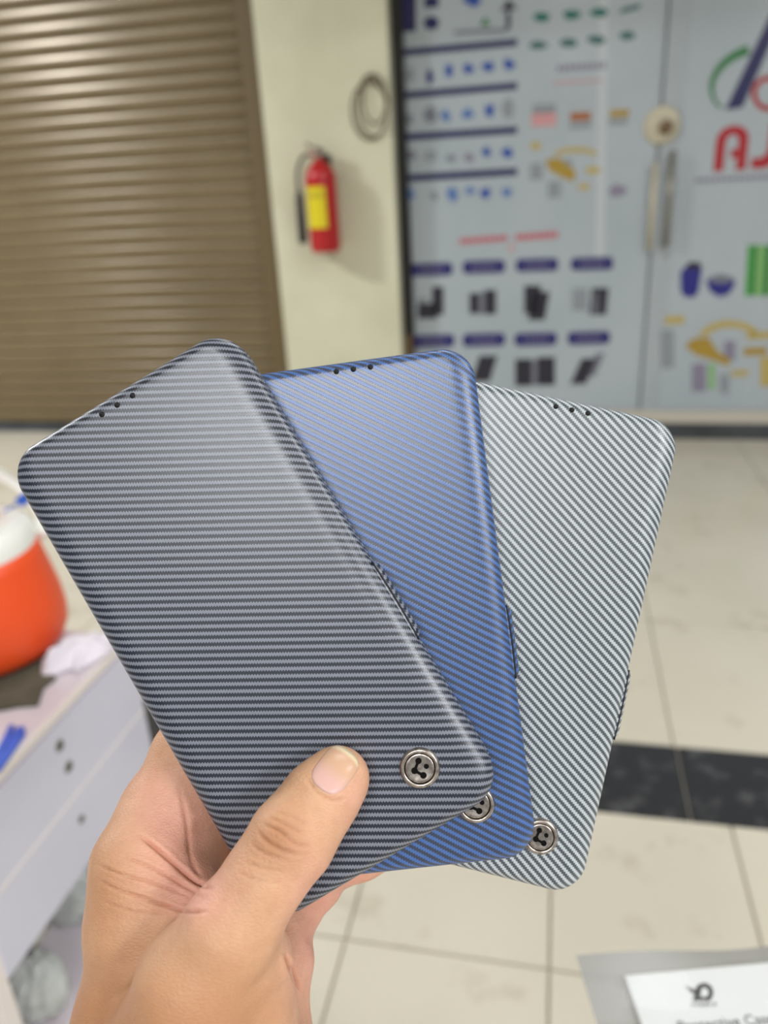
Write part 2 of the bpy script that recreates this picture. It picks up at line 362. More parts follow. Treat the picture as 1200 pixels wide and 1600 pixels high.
for k, (x, w, c) in enumerate(((1170, 9, 'green'), (1178, 6, 'dgreen'), (1187, 12, 'green2'), (1198, 9, 'dgreen'), (1208, 12, 'green2'), (1220, 10, 'green'))):
    decal('stripe_picture', [(x - w / 2 - 2, 462), (x + w / 2 - 2, 462), (x + w / 2 + 3, 383), (x - w / 2 + 3, 383)], M[c], sg)
decal('table_picture', rct(1054, 500, 30, 12), M['ochre2'], sg)
decal('table_picture', [(1070, 540), (1085, 528), (1108, 528), (1120, 548), (1142, 562), (1138, 572), (1112, 562), (1086, 554)], M['ochre'], sg)
decal('table_picture', arcband(1140, 532, 44, 26, 165, 20, 11, 11), M['ochre2'], sg); decal('table_picture', rct(1192, 524, 50, 11), M['ochre2'], sg)
decal('table_picture', rct(1180, 549, 36, 12), M['ochre'], sg); decal('table_picture', rct(1156, 583, 26, 9), M['ochre2'], sg); decal('table_picture', rct(1208, 580, 40, 46), M['ochre2'], sg, off=0.0035)
for x, y, w, h, c in ((1043, 545, 20, 60, 'lgrey'), (1092, 590, 22, 44, 'purple'), (1112, 588, 9, 40, 'green2'), (1140, 548, 18, 30, 'purple'), (1132, 600, 14, 30, 'lgrey')):
    decal('table_picture', rct(x, y, w, h), M[c], sg, off=0.0034)
# lock and pull handles
lk = empty('door_lock', wpx(1034, 196, 0.01) - worldloc(d1)); lk.parent = d1
M['brass'] = mat('dull_brass', (196, 188, 164), 0.45, 0.1); M['steel'] = mat('brushed_steel', (150, 146, 136), 0.35, 0.6)
lo = wpx(1034, 196, 0.004)
mesh('lock_plate', *lathe([(0.08, 0), (0.08, 0.006), (0.073, 0.010), (0.045, 0.012)], lo, WN, 32), M['brass'], lk, True)
mesh('lock_cylinder', *lathe([(0.03, 0.012), (0.03, 0.03), (0.024, 0.034)], wpx(1040, 199, 0.004), WN, 20), M['brown'], lk, True)
def pull(px0, py0, py1, m, door):
    t = empty('door_handle', wpx(px0, py1, 0.003) - worldloc(door)); t.parent = door
    a, zt = waz(px0, py0); _, zb = waz(px0, py1)
    mesh('grip', *tube([wp(a, zb, 0.045), wp(a, zt, 0.045)], 0.013), m, t, True)
    for zz in (zb + 0.04, zt - 0.04): mesh('standoff', *tube([wp(a, zz, 0.003), wp(a, zz, 0.045)], 0.009), M['steel'], t, True)
pull(1023, 255, 388, M['brass'], d1)
pull(1050, 236, 384, M['steel'], d2)
# ------------------------------------------------------------------ fire extinguisher on the pillar
M['red_paint'] = mat('red_enamel', (186, 28, 34), 0.3); M['yellow'] = mat('yellow_label', (226, 208, 20), 0.5); M['yellow2'] = mat('ochre_label', (196, 176, 30), 0.5)
M['rubber'] = mat('black_rubber', (30, 32, 30), 0.55); M['chrome'] = mat('worn_chrome', (150, 140, 130), 0.3, 0.8)
EO = PO + 0.095
ea = -1.973; ez = 1.005
ex = empty('fire_extinguisher', wp(ea, ez, EO)); tag(ex, 'red fire extinguisher with yellow label hung on the cream pillar', 'extinguisher')
eb = wp(ea, ez, EO)
mesh('body', *lathe([(0.03, 0.0), (0.066, 0.004), (0.073, 0.02), (0.073, 0.33), (0.07, 0.355), (0.055, 0.385), (0.03, 0.402), (0.024, 0.42)], eb, Z, 36), M['red_paint'], ex, True)
def cyl_patch(r, z0, z1, t0, t1, m, name, parent):
    n = 14; v, f = [], []
    for zz in (z0, z1):
        for k in range(n + 1):
            t = math.radians(t0 + (t1 - t0) * k / n); v.append(eb + WN * math.cos(t) * r + WV * math.sin(t) * r + Z * zz)
    for k in range(n): f.append((k, k + 1, n + 2 + k, n + 1 + k))
    return mesh(name, v, f, m, parent, True)
lb = cyl_patch(0.0738, 0.115, 0.30, -62, 30, M['yellow'], 'label', ex)
cyl_patch(0.0744, 0.25, 0.275, -50, 22, M['yellow2'], 'label_print', lb)
mesh('valve', *lathe([(0.02, 0.415), (0.02, 0.445), (0.013, 0.45), (0.013, 0.47)], eb, Z, 18), M['chrome'], ex, True)
h0 = eb + Z * 0.455
mesh('lever', *tube([h0 + WV * 0.03 - Z * 0.005, h0, h0 - WV * 0.055 + Z * 0.03], 0.009, 8), M['chrome'], ex, True)
mesh('carry_handle', *tube([h0 + WV * 0.02 - Z * 0.02, h0 - WV * 0.05 - Z * 0.012], 0.008, 8), M['red_paint'], ex, True)
mesh('hose', *tube(catmull([h0 - WV * 0.015 - Z * 0.02, h0 - WV * 0.075 - Z * 0.02, eb - WV * 0.112 + Z * 0.36, eb - WV * 0.112 + Z * 0.27]), 0.0075, 10), M['rubber'], ex, True)
mesh('nozzle', *tube([eb - WV * 0.112 + Z * 0.285, eb - WV * 0.112 + Z * 0.25, eb - WV * 0.113 + Z * 0.06, eb - WV * 0.113 + Z * 0.045], [0.012, 0.019, 0.022, 0.018], 14), M['rubber'], ex, True)
mesh('bracket', *wbox(ea - 0.03, ea + 0.03, ez + 0.30, ez + 0.44, PO, PO + 0.018), M['dark_trim'], ex)
mesh('bracket_hook', *tube([wp(ea, ez + 0.43, PO + 0.015), wp(ea, ez + 0.43, EO - 0.02)], 0.008, 8), M['dark_trim'], ex)
# coil of wire at the pillar's edge
wc = empty('wire_coil', wp(-1.70, 1.62, PO)); tag(wc, 'loose coil of thin brown wire hanging on the pillar edge beside the shop door', 'wire')
M['wire'] = mat('brown_wire', (104, 88, 64), 0.6)
for k, (rx, rz, dx, dz) in enumerate(((0.085, 0.12, 0, 0), (0.07, 0.13, 0.018, 0.02), (0.055, 0.10, 0.03, 0.045))):
    c = wp(-1.735 + dx, 1.615 + dz, PO + 0.012 + 0.007 * k)
    mesh('loop', *tube([c + WV * rx * math.cos(t) + Z * rz * math.sin(t) for t in [2 * math.pi * i / 36 for i in range(36)]], 0.0048, 7), M['wire'], wc, True)
mesh('hook', *tube([wp(-1.70, 1.735, PO), wp(-1.70, 1.735, PO + 0.04), wp(-1.70, 1.75, PO + 0.045)], 0.004, 7), M['dark_trim'], wc)
# ------------------------------------------------------------------ ceiling lamp housings
M['housing'] = mat('white_housing', (225, 225, 222), 0.5)
for i, (x, y, lx, ly, p) in enumerate(LAMPS):
    c = empty('ceiling_lamp', (x, y, CEIL)); tag(c, ['small square', 'wide', 'broad', 'narrow', 'slim', 'tubular'][i] + ' white surface lamp under the ceiling ' + ['left of the camera near the shutter', 'behind the camera', 'behind the camera to the right', 'to the right of the hand', 'between the hand and the shop doors', 'in front of the shutter'][i], 'lamp', 'ceiling lamps')
    mesh('housing', *box_vf((x, y, CEIL - 0.03), (lx / 2, 0, 0), (0, ly / 2, 0), (0, 0, 0.03)), M['housing'], c)
    fr = [box_vf((x + sx * (lx / 2 + 0.006), y, CEIL - 0.04), (0.006, 0, 0), (0, ly / 2 + 0.012, 0), (0, 0, 0.04)) for sx in (-1, 1)] + [box_vf((x, y + sy * (ly / 2 + 0.006), CEIL - 0.04), (lx / 2, 0, 0), (0, 0.006, 0), (0, 0, 0.04)) for sy in (-1, 1)]
    mesh('frame', *join(fr), M['housing'], c)
# ------------------------------------------------------------------ counter on the left with the water jug
CA = np.array([-0.4586, 0.7322, 0.0]); CDV = np.array([0.2301, 0.9732, 0]); CN = np.array([0.9732, -0.2301, 0])
def cp(al, out, z): return CA + CDV * al + CN * out + Z * z
def cbox(a0, a1, o0, o1, z0, z1): return box_vf(cp((a0 + a1) / 2, (o0 + o1) / 2, (z0 + z1) / 2), CDV * (a1 - a0) / 2, CN * (o1 - o0) / 2, Z * (z1 - z0) / 2)
M['laminate'] = noisy('white_laminate', (212, 211, 226), (205, 204, 219), 5, 0.35)
M['laminate_top'] = noisy('pale_laminate_top', (224, 214, 222), (216, 206, 214), 6, 0.35)
M['edge_band'] = mat('cream_edge_band', (234, 225, 220), 0.45)
ct = empty('counter', cp(0, -0.25, 0)); tag(ct, 'low white laminate counter under the orange water jug', 'counter')
mesh('counter_top', *cbox(-0.62, 0.297, -0.55, -0.004, 0.682, 0.70), M['laminate_top'], ct)
mesh('edge_strip', *cbox(-0.62, 0.297, -0.004, 0.001, 0.689, 0.70), M['edge_band'], ct)
pn = mesh('front_panel', *cbox(-0.075, 0.297, -0.018, 0.0, 0.455, 0.682), M['laminate'], ct)
mesh('panel_joint', *cbox(-0.075, 0.297, 0.0, 0.0008, 0.566, 0.5695), M['edge_band'], pn)
M['hole'] = mat('dark_hole', (70, 68, 64), 0.7); M['hole_rim'] = mat('worn_rim', (128, 124, 116), 0.6)
for i, (px, py, r) in enumerate(((93, 1165, 0.0085), (107, 1198, 0.0085), (127, 1280, 0.0065))):
    q = onplane(px, py, CA, CN)
    h = mesh('screw_hole', *lathe([(r * 0.45, 0.0), (r, 0.0004), (r * 0.9, 0.0012), (r * 0.35, 0.0005)], q, CN, 18), M['hole_rim'], pn, True)
    mesh('hole_core', *lathe([(r * 0.6, 0.0008), (r * 0.5, 0.0016)], q, CN, 14), M['hole'], h)
mesh('leg_panel', *cbox(-0.095, -0.075, -0.52, -0.002, 0.0, 0.682), M['edge_band'], ct)
mesh('leg_panel', *cbox(0.272, 0.29, -0.52, -0.06, 0.0, 0.682), M['laminate'], ct)
mesh('back_panel', *cbox(-0.075, 0.272, -0.52, -0.50, 0.0, 0.682), mat('shadow_dark_board', (58, 48, 54), 0.6), ct)  # board coloured dark to stand in for the shadow under the counter
mesh('lower_shelf', *cbox(-0.075, 0.272, -0.50, -0.03, 0.22, 0.238), M['laminate_top'], ct)
# jug
M['orange'] = mat('orange_plastic', (240, 84, 34), 0.38); M['white_pl'] = mat('white_plastic', (244, 244, 238), 0.35); M['blue_pl'] = mat('blue_plastic', (44, 92, 196), 0.4)
M['olive'] = noisy('olive_cloth', (98, 94, 80), (82, 80, 66), 30, 0.9, bump=0.001)
q = atz(-8, 1062, 0.706); dr = q - CAM; dr[2] = 0; dr /= np.linalg.norm(dr); JC = q + dr * 0.103; rt = np.array([dr[1], -dr[0], 0])
jg = empty('water_jug', JC); tag(jg, 'orange insulated water jug with white lid standing on the low counter', 'jug')
def jl(prof): return lathe([(r * 1.06, h * 1.0) for r, h in prof], JC, Z, 48)
mesh('body', *jl([(0.07, 0), (0.094, 0.001), (0.106, 0.008), (0.113, 0.024), (0.115, 0.046), (0.1125, 0.075), (0.107, 0.105), (0.1005, 0.138), (0.0965, 0.156)]), M['orange'], jg, True)
mesh('lid', *jl([(0.0955, 0.152), (0.0965, 0.156), (0.0955, 0.178), (0.088, 0.189), (0.07, 0.194), (0.05, 0.195)]), M['white_pl'], jg, True)
mesh('lid_cap', *jl([(0.056, 0.193), (0.056, 0.214), (0.051, 0.220), (0.03, 0.222)]), M['orange'], jg, True)
hp = []
for k in range(33):
    t = math.pi * k / 32; hp.append(JC + rt * 0.114 * math.cos(t) + Z * (0.156 + 0.106 * math.sin(t) ** 0.75) + dr * 0.055 * math.sin(t))
hv, hf = [], []
for i, p in enumerate(hp):
    t = hp[min(i + 1, 32)] - hp[max(i - 1, 0)]; t /= np.linalg.norm(t); u = np.cross(t, dr); u /= np.linalg.norm(u)
    for a, b in ((-1, -1), (1, -1), (1, 1), (-1, 1)): hv.append(p + u * 0.005 * a + dr * 0.017 * b)
for i in range(32):
    for k in range(4): hf.append((i * 4 + k, i * 4 + (k + 1) % 4, i * 4 + 4 + (k + 1) % 4, i * 4 + 4 + k))
hf += [(3, 2, 1, 0), (128, 129, 130, 131)]
mesh('handle', hv, hf, M['white_pl'], jg)
for s in (-1, 1): mesh('handle_pivot', *lathe([(0.014, -0.014), (0.014, 0.006), (0.009, 0.009)], JC + rt * 0.112 * s + Z * 0.158, rt * s, 16), M['white_pl'], jg, True)
tg = atz(42, 777, 0.9); rr_ = ray(38, 779); k_ = np.dot(JC - dr * 0.01 - CAM, dr) / np.dot(rr_, dr); tp = CAM + rr_ * k_
mesh('string_tag', *box_vf(tp, rt * 0.009 + Z * 0.005, -rt * 0.0035 + Z * 0.006, dr * 0.002), M['blue_pl'], jg)
mesh('tag_string', *tube(catmull([tp, tp - rt * 0.012 - Z * 0.006, tp - rt * 0.03 - Z * 0.012]), 0.0015, 6), M['blue_pl'], jg)
ol = [(-90, 985), (-20, 985), (50, 990), (80, 1003), (92, 1020), (72, 1040), (74, 1054), (88, 1062), (68, 1078), (60, 1104), (30, 1106), (0, 1112), (-60, 1118), (-140, 1108)]
oc = mesh('table_cloth', *prism([atz(x, y, 0.7005) for x, y in ol], Z * 0.005), M['olive'], loc=atz(0, 1080, 0.7005)); tag(oc, 'dark olive folded cloth under the orange jug', 'cloth')
# crumpled white sheet at the far end of the counter
def crumple(name, fn, nu, nv, m, label, cat, th=0.0, **k):
    v, f = [], []
    for j in range(nv + 1):
        for i in range(nu + 1): v.append(fn(i / nu, j / nv))
    for j in range(nv):
        for i in range(nu):
            a = j * (nu + 1) + i; f.append((a, a + 1, a + nu + 2, a + nu + 1))
    o = mesh(name, v, f, m, loc=fn(0.5, 0.5) * np.array([1, 1, 0]) + Z * min(p[2] for p in v), smooth=True, **k); tag(o, label, cat)
    if th:
        s = o.modifiers.new('solid', 'SOLIDIFY'); s.thickness = th; s.offset = 1
    return o
M['paper'] = mat('white_thin_sheet', (232, 224, 234), 0.6)
def fn1(u, v):
    h = 0.004 + 0.020 * (math.sin(3.1 * u + 0.4) * math.sin(math.pi * v)) ** 2 + 0.006 * abs(math.sin(9 * u + 5 * v)) + 0.005 * abs(math.sin(13 * v - 7 * u + 1))
    h *= min(1, 6 * min(u, 1 - u, v, 1 - v) + 0.08)
    return cp(0.186 + 0.098 * u + 0.012 * math.sin(7 * v), -0.010 - 0.060 * v - 0.010 * math.sin(6 * u + 1), 0.7012 + h * 1.3)
crumple('crumpled_sheet', fn1, 36, 24, M['paper'], 'crumpled white sheet lying at the far end of the counter beside the jug', 'sheet', 0.0006)
def strip(pxs, label):
    o = mesh('plastic_strip', *prism([atz(x, y, 0.7012) for x, y in pxs], Z * 0.004), M['blue_pl'], loc=atz(pxs[0][0], pxs[0][1], 0.7012)); tag(o, label, 'strip', 'blue plastic strips')
strip([(-14, 1212), (2, 1205), (40, 1148), (38, 1138), (28, 1140), (8, 1172)], 'wider blue plastic strip nearer the counter edge')
strip([(-16, 1198), (-4, 1192), (13, 1168), (23, 1136), (16, 1136), (6, 1156)], 'narrow blue plastic strip crossing behind the wider one on the counter')
# clear plastic bags on the lower shelf
def clear_mat(name, rgb, alpha, rough, tint=(235, 240, 238)):
    m = bpy.data.materials.new(name); m.use_nodes = True; t = m.node_tree; b = t.nodes['Principled BSDF']
    b.inputs['Base Color'].default_value = (*s2l(rgb), 1); b.inputs['Roughness'].default_value = rough; b.inputs['Specular IOR Level'].default_value = 0.8
    tr = t.nodes.new('ShaderNodeBsdfTransparent'); tr.inputs[0].default_value = (*s2l(tint), 1); mx = t.nodes.new('ShaderNodeMixShader'); mx.inputs[0].default_value = alpha
    t.links.new(tr.outputs[0], mx.inputs[1]); t.links.new(b.outputs[0], mx.inputs[2]); t.links.new(mx.outputs[0], t.nodes['Material Output'].inputs['Surface']); return m
M['clear_bag'] = clear_mat('clear_plastic', (244, 247, 244), 0.6, 0.12)
def bag(c, sx, sy, sz, label, seed):
    r_ = np.random.default_rng(seed); k = r_.normal(size=(9, 3)) * 4.2; ph = r_.uniform(0, 6, 9); nu, nv = 40, 22; v, f = [], []
    for j in range(nv + 1):
        for i in range(nu):
            a, b = 2 * math.pi * i / nu, math.pi * j / nv
            d = np.array([math.sin(b) * math.cos(a), math.sin(b) * math.sin(a), math.cos(b)])
            w = 1 + 0.07 * sum(1 - 2 * abs(math.sin(k[q].dot(d) + ph[q])) for q in range(9)) / 2
            p = d * w; z = max(p[2], -0.62); v.append(c + CDV * p[0] * sx + CN * p[1] * sy + Z * (z + 0.62) * sz)
    for j in range(nv):
        for i in range(nu): f.append((j * nu + i, j * nu + (i + 1) % nu, (j + 1) * nu + (i + 1) % nu, (j + 1) * nu + i))
    o = mesh('plastic_bag', v, f, M['clear_bag'], loc=c, smooth=True); tag(o, label, 'bag', 'clear bags under the counter'); return o
bag(cp(0.195, -0.13, 0.239), 0.050, 0.070, 0.048, 'clear crumpled plastic bag further back on the shelf under the counter', 3)
bag(cp(0.035, -0.085, 0.239), 0.045, 0.050, 0.055, 'small clear plastic bag at the near end of the shelf under the counter', 8)
M['tube'] = mat('dull_white_tube', (186, 184, 170), 0.4)
tu = empty('tube', cp(0.115, -0.14, 0.239)); tag(tu, 'pale tube with a black cap lying between clear bags under the counter', 'tube')
a_, b_ = cp(0.150, -0.155, 0.252), cp(0.098, -0.150, 0.252)
mesh('barrel', *tube([a_, b_], 0.013, 16), M['tube'], tu, True); mesh('cap', *tube([b_, b_ - CDV * 0.022], 0.011, 16), M['rubber'], tu, True)
# ------------------------------------------------------------------ packaged case at the lower right
KX = np.array([0.9995, 0.032, 0]); KY = np.array([0.032, -0.9995, 0]); KO = np.array([0.1476, 0.3757, 0.0]); KZ = 0.78
def kp(u, v, z=0.0): return KO + KX * u + KY * v + Z * (KZ + z)
cartm = noisy('brown_cardboard', (168, 132, 92), (158, 122, 84), 8, 0.8)
ca = mesh('carton', *box_vf(kp(0.055, 0.12, -(KZ + 0.0) / 2), KX * 0.055, KY * 0.065, Z * (KZ / 2 - 0.0015)), cartm, loc=kp(0.055, 0.12, -KZ + 0.0015)); tag(ca, 'tall brown cardboard carton beneath the packaged case', 'carton')
M['card'] = mat('white_card', (216, 218, 218), 0.55); M['film'] = clear_mat('clear_film', (230, 232, 232), 0.07, 0.08, (252, 252, 252)); M['film_back'] = clear_mat('frosted_film', (136, 136, 134), 0.7, 0.3, (215, 215, 215)); M['print'] = mat('black_print', (40, 40, 38), 0.5); M['print_g'] = mat('grey_print', (108, 110, 108), 0.5)
pk = empty('packaged_case', kp(0.05, 0.1, 0)); tag(pk, 'white printed card in a clear plastic sleeve at the lower right', 'package')
cdo = mesh('card', *box_vf(kp(0.0525, 0.095, 0.004), KX * 0.0525, KY * 0.095, Z * 0.003), M['card'], pk)
def sleeve(name, up, m):
    def g(u, v):
        U = -0.0275 + 0.16 * u; V = -0.0195 + 0.235 * v
        wav = 0.0022 * math.sin(38 * U + 0.6) * max(0, 1 - v * 5)
        e = min(u, 1 - u) * 6; e2 = min(v, 1 - v) * 9; b = min(1, max(0, e)) * min(1, max(0, e2))
        if up: h = 0.0012 + 0.0078 * min(1, b * 1.5) + 0.0006 * math.sin(60 * U + 30 * V) * b
        else: h = 0.0002
        return kp(U, V + 0.0032 * math.sin(26 * U - 0.4) * max(0, 1 - v * 4), h + (wav + 0.0022 * max(0, 1 - v * 5)))
    v, f = [], []; nu, nv = 40, 40
    for j in range(nv + 1):
        for i in range(nu + 1): v.append(g(i / nu, j / nv))
    for j in range(nv):
        for i in range(nu): a = j * (nu + 1) + i; f.append((a, a + 1, a + nu + 2, a + nu + 1))
    return mesh(name, v, f, m, pk, True)
sleeve('back_film', False, M['film_back']); sleeve('front_film', True, M['film'])
def kfix(px, py):
    q = atz(px, py, KZ + 0.0072); d_ = q - kp(0, 0, 0); return float(d_.dot(KX)), float(d_.dot(KY))
def kpoly(name, pxs, m, parent=cdo): return mesh(name, *prism([kp(*kfix(x, y), 0.0071) for x, y in pxs], Z * 0.0002), m, parent)
kpoly('logo', arcband(1100, 1551, 11, 11.5, -70, 200, 7.5, 7.5, 20), M['print']); kpoly('logo', [(1082, 1564), (1094, 1564), (1096, 1544), (1087, 1544)], M['print'])
kpoly('logo', [(1090, 1564), (1111, 1562), (1110, 1557), (1092, 1558)], M['print']); kpoly('logo', [(1070, 1540), (1088, 1548), (1088, 1554), (1080, 1551)], M['print'])
for k in range(6): kpoly('small_print', rct(1082 + 7 * k, 1570 - 0.2 * k, 4.4, 4 + (k * 5) % 4), M['print_g'])
def card_text(txt, px, py, size):
    u0, v0 = kfix(px, py)
    cu = bpy.data.curves.new('t', 'FONT'); cu.body = txt; cu.size = size; cu.extrude = 0.0001
    o = bpy.data.objects.new('t', cu); COL.objects.link(o); dg = bpy.context.evaluated_depsgraph_get(); dg.update()
    me = bpy.data.meshes.new_from_object(o.evaluated_get(dg)); bpy.data.objects.remove(o)
    mesh('card_text', [kp(u0 + v.co.x, v0 - v.co.y, 0.0072 + v.co.z) for v in me.vertices], [tuple(p.vertices) for p in me.polygons], M['print'], cdo)
card_text('Protective Case', 1062, 1612, 0.0098)
# ------------------------------------------------------------------ the three phone cases
def rodr(v):
    v = np.asarray(v, float); t = np.linalg.norm(v)
    if t < 1e-9: return np.eye(3)
    k = v / t; K = np.array([[0, -k[2], k[1]], [k[2], 0, -k[0]], [-k[1], k[0], 0]])
    return np.eye(3) + math.sin(t) * K + (1 - math.cos(t)) * K @ K
CW, CH, CT, CR = 0.0800, 0.1600, 0.0132, 0.0105
def weave(name, light, dark, angle):
    m = mat(name, light, 0.42, spec=0.8); nb = NB(m)
    sep = nb.new('ShaderNodeSeparateXYZ'); nb.link(nb.coord('UV'), sep.inputs[0])
    u, v = sep.outputs[0], sep.outputs[1]
    an = math.radians(angle); c, s = math.cos(an), math.sin(an)
    al = nb.math('ADD', nb.math('MULTIPLY', u, c), nb.math('MULTIPLY', v, s))
    ac = nb.math('ADD', nb.math('MULTIPLY', u, -s), nb.math('MULTIPLY', v, c))
    tri = nb.math('PINGPONG', nb.math('DIVIDE', al, 0.00084), 0.5)                      # 0..0.5
    ac2 = nb.math('MULTIPLY_ADD', nb.math('SUBTRACT', tri, 0.25), 0.00096, ac)
    fr = nb.math('FRACT', nb.math('ADD', nb.math('DIVIDE', ac2, 0.00212), 500.0))
    dd = nb.math('ABSOLUTE', nb.math('SUBTRACT', fr, 0.5))                               # 0 centre of light band .. 0.5
    f = nb.ramp(dd, 0.185, 0.285)
    col = nb.mix(f, s2l(light), s2l(dark))
    nz = nb.noise(nb.coord('Object'), 2600, 2)
    col = nb.mix(nb.math('MULTIPLY', nz, 0.18), col, s2l(dark))
    nb.link(col, nb.b.inputs['Base Color'])
    nb.link(nb.math('MULTIPLY_ADD', f, -0.04, 0.38), nb.b.inputs['Roughness'])
    nb.bump(nb.math('ADD', nb.math('MULTIPLY', f, -1.0), nb.math('MULTIPLY', nz, 0.5)), 0.2, 0.00010)
    return m
M['dots'] = mat('black_hole', (8, 8, 10), 0.7); M['nickel'] = noisy('antique_nickel', (200, 192, 184), (152, 142, 134), 700, 0.34, metal=1.0); M['seam'] = mat('dark_seam', (16, 20, 32), 0.6); M['groove'] = mat('dark_groove', (12, 10, 10), 0.7, spec=0.1)
def outline(w, h, r, nc=10, ns=10):
    P, N = [], []
    for cx, cy, a0 in ((w / 2 - r, h / 2 - r, 0), (-w / 2 + r, h / 2 - r, 90), (-w / 2 + r, -h / 2 + r, 180), (w / 2 - r, -h / 2 + r, 270)):
        arc = [(cx + r * math.cos(math.radians(a0 + 90 * k / nc)), cy + r * math.sin(math.radians(a0 + 90 * k / nc)), a0 + 90 * k / nc) for k in range(nc + 1)]
        if P:
            x0, y0 = P[-1]; x1, y1 = arc[0][:2]; nn = N[-1]
            for k in range(1, ns): P.append((x0 + (x1 - x0) * k / ns, y0 + (y1 - y0) * k / ns)); N.append(nn)
        for x, y, a in arc: P.append((x, y)); N.append((math.cos(math.radians(a)), math.sin(math.radians(a))))
    x0, y0 = P[-1]; x1, y1 = P[0]; nn = N[-1]
    for k in range(1, ns): P.append((x0 + (x1 - x0) * k / ns, y0 + (y1 - y0) * k / ns)); N.append(nn)
    return np.array(P), np.array(N)
def lmesh(name, v, f, m, parent, smooth=True, uv=None):
    me = bpy.data.meshes.new(name); me.from_pydata([tuple(map(float, p)) for p in v], [], [tuple(map(int, q)) for q in f]); me.materials.append(m); me.update()
    if uv is not None:
        l = me.uv_layers.new(name='weave'); 
        for lp in me.loops: l.data[lp.index].uv = uv[lp.vertex_index]
    for p in me.polygons: p.use_smooth = smooth
    o = bpy.data.objects.new(name, me); COL.objects.link(o); o.parent = parent; return o
def rim_shell(rings, ix, capfirst, caplast):
    """rings: (inset fraction of ix, extra inset, z, arc length beyond the flat)"""
    P, N = outline(CW, CH, CR); n = len(P); V, UV, Fc = [], [], []
    for fi, ei, z, arc in rings:
        q = P - N * (ix * fi + ei)[:, None] if hasattr(ix, '__len__') else P - N * (ix * fi + ei)
        V += [(a, b, z) for a, b in q]
        base = P - N * ix[:, None]; UV += [tuple(p) for p in base + N * np.broadcast_to(arc, n)[:, None]]
    for j in range(len(rings) - 1):
        for i in range(n): k = (i + 1) % n; Fc.append((j * n + i, (j + 1) * n + i, (j + 1) * n + k, j * n + k))
    if capfirst: Fc.append(tuple(range(n)))
    if caplast: Fc.append(tuple(range((len(rings) - 1) * n, len(rings) * n))[::-1])
    return V, Fc, UV
_P, _N = outline(CW, CH, CR)
IX = 0.0033 + 0.0045 * np.clip(_N[:, 0], 0, 1) ** 2 + 0.0037 * np.clip(-_N[:, 0], 0, 1) ** 2
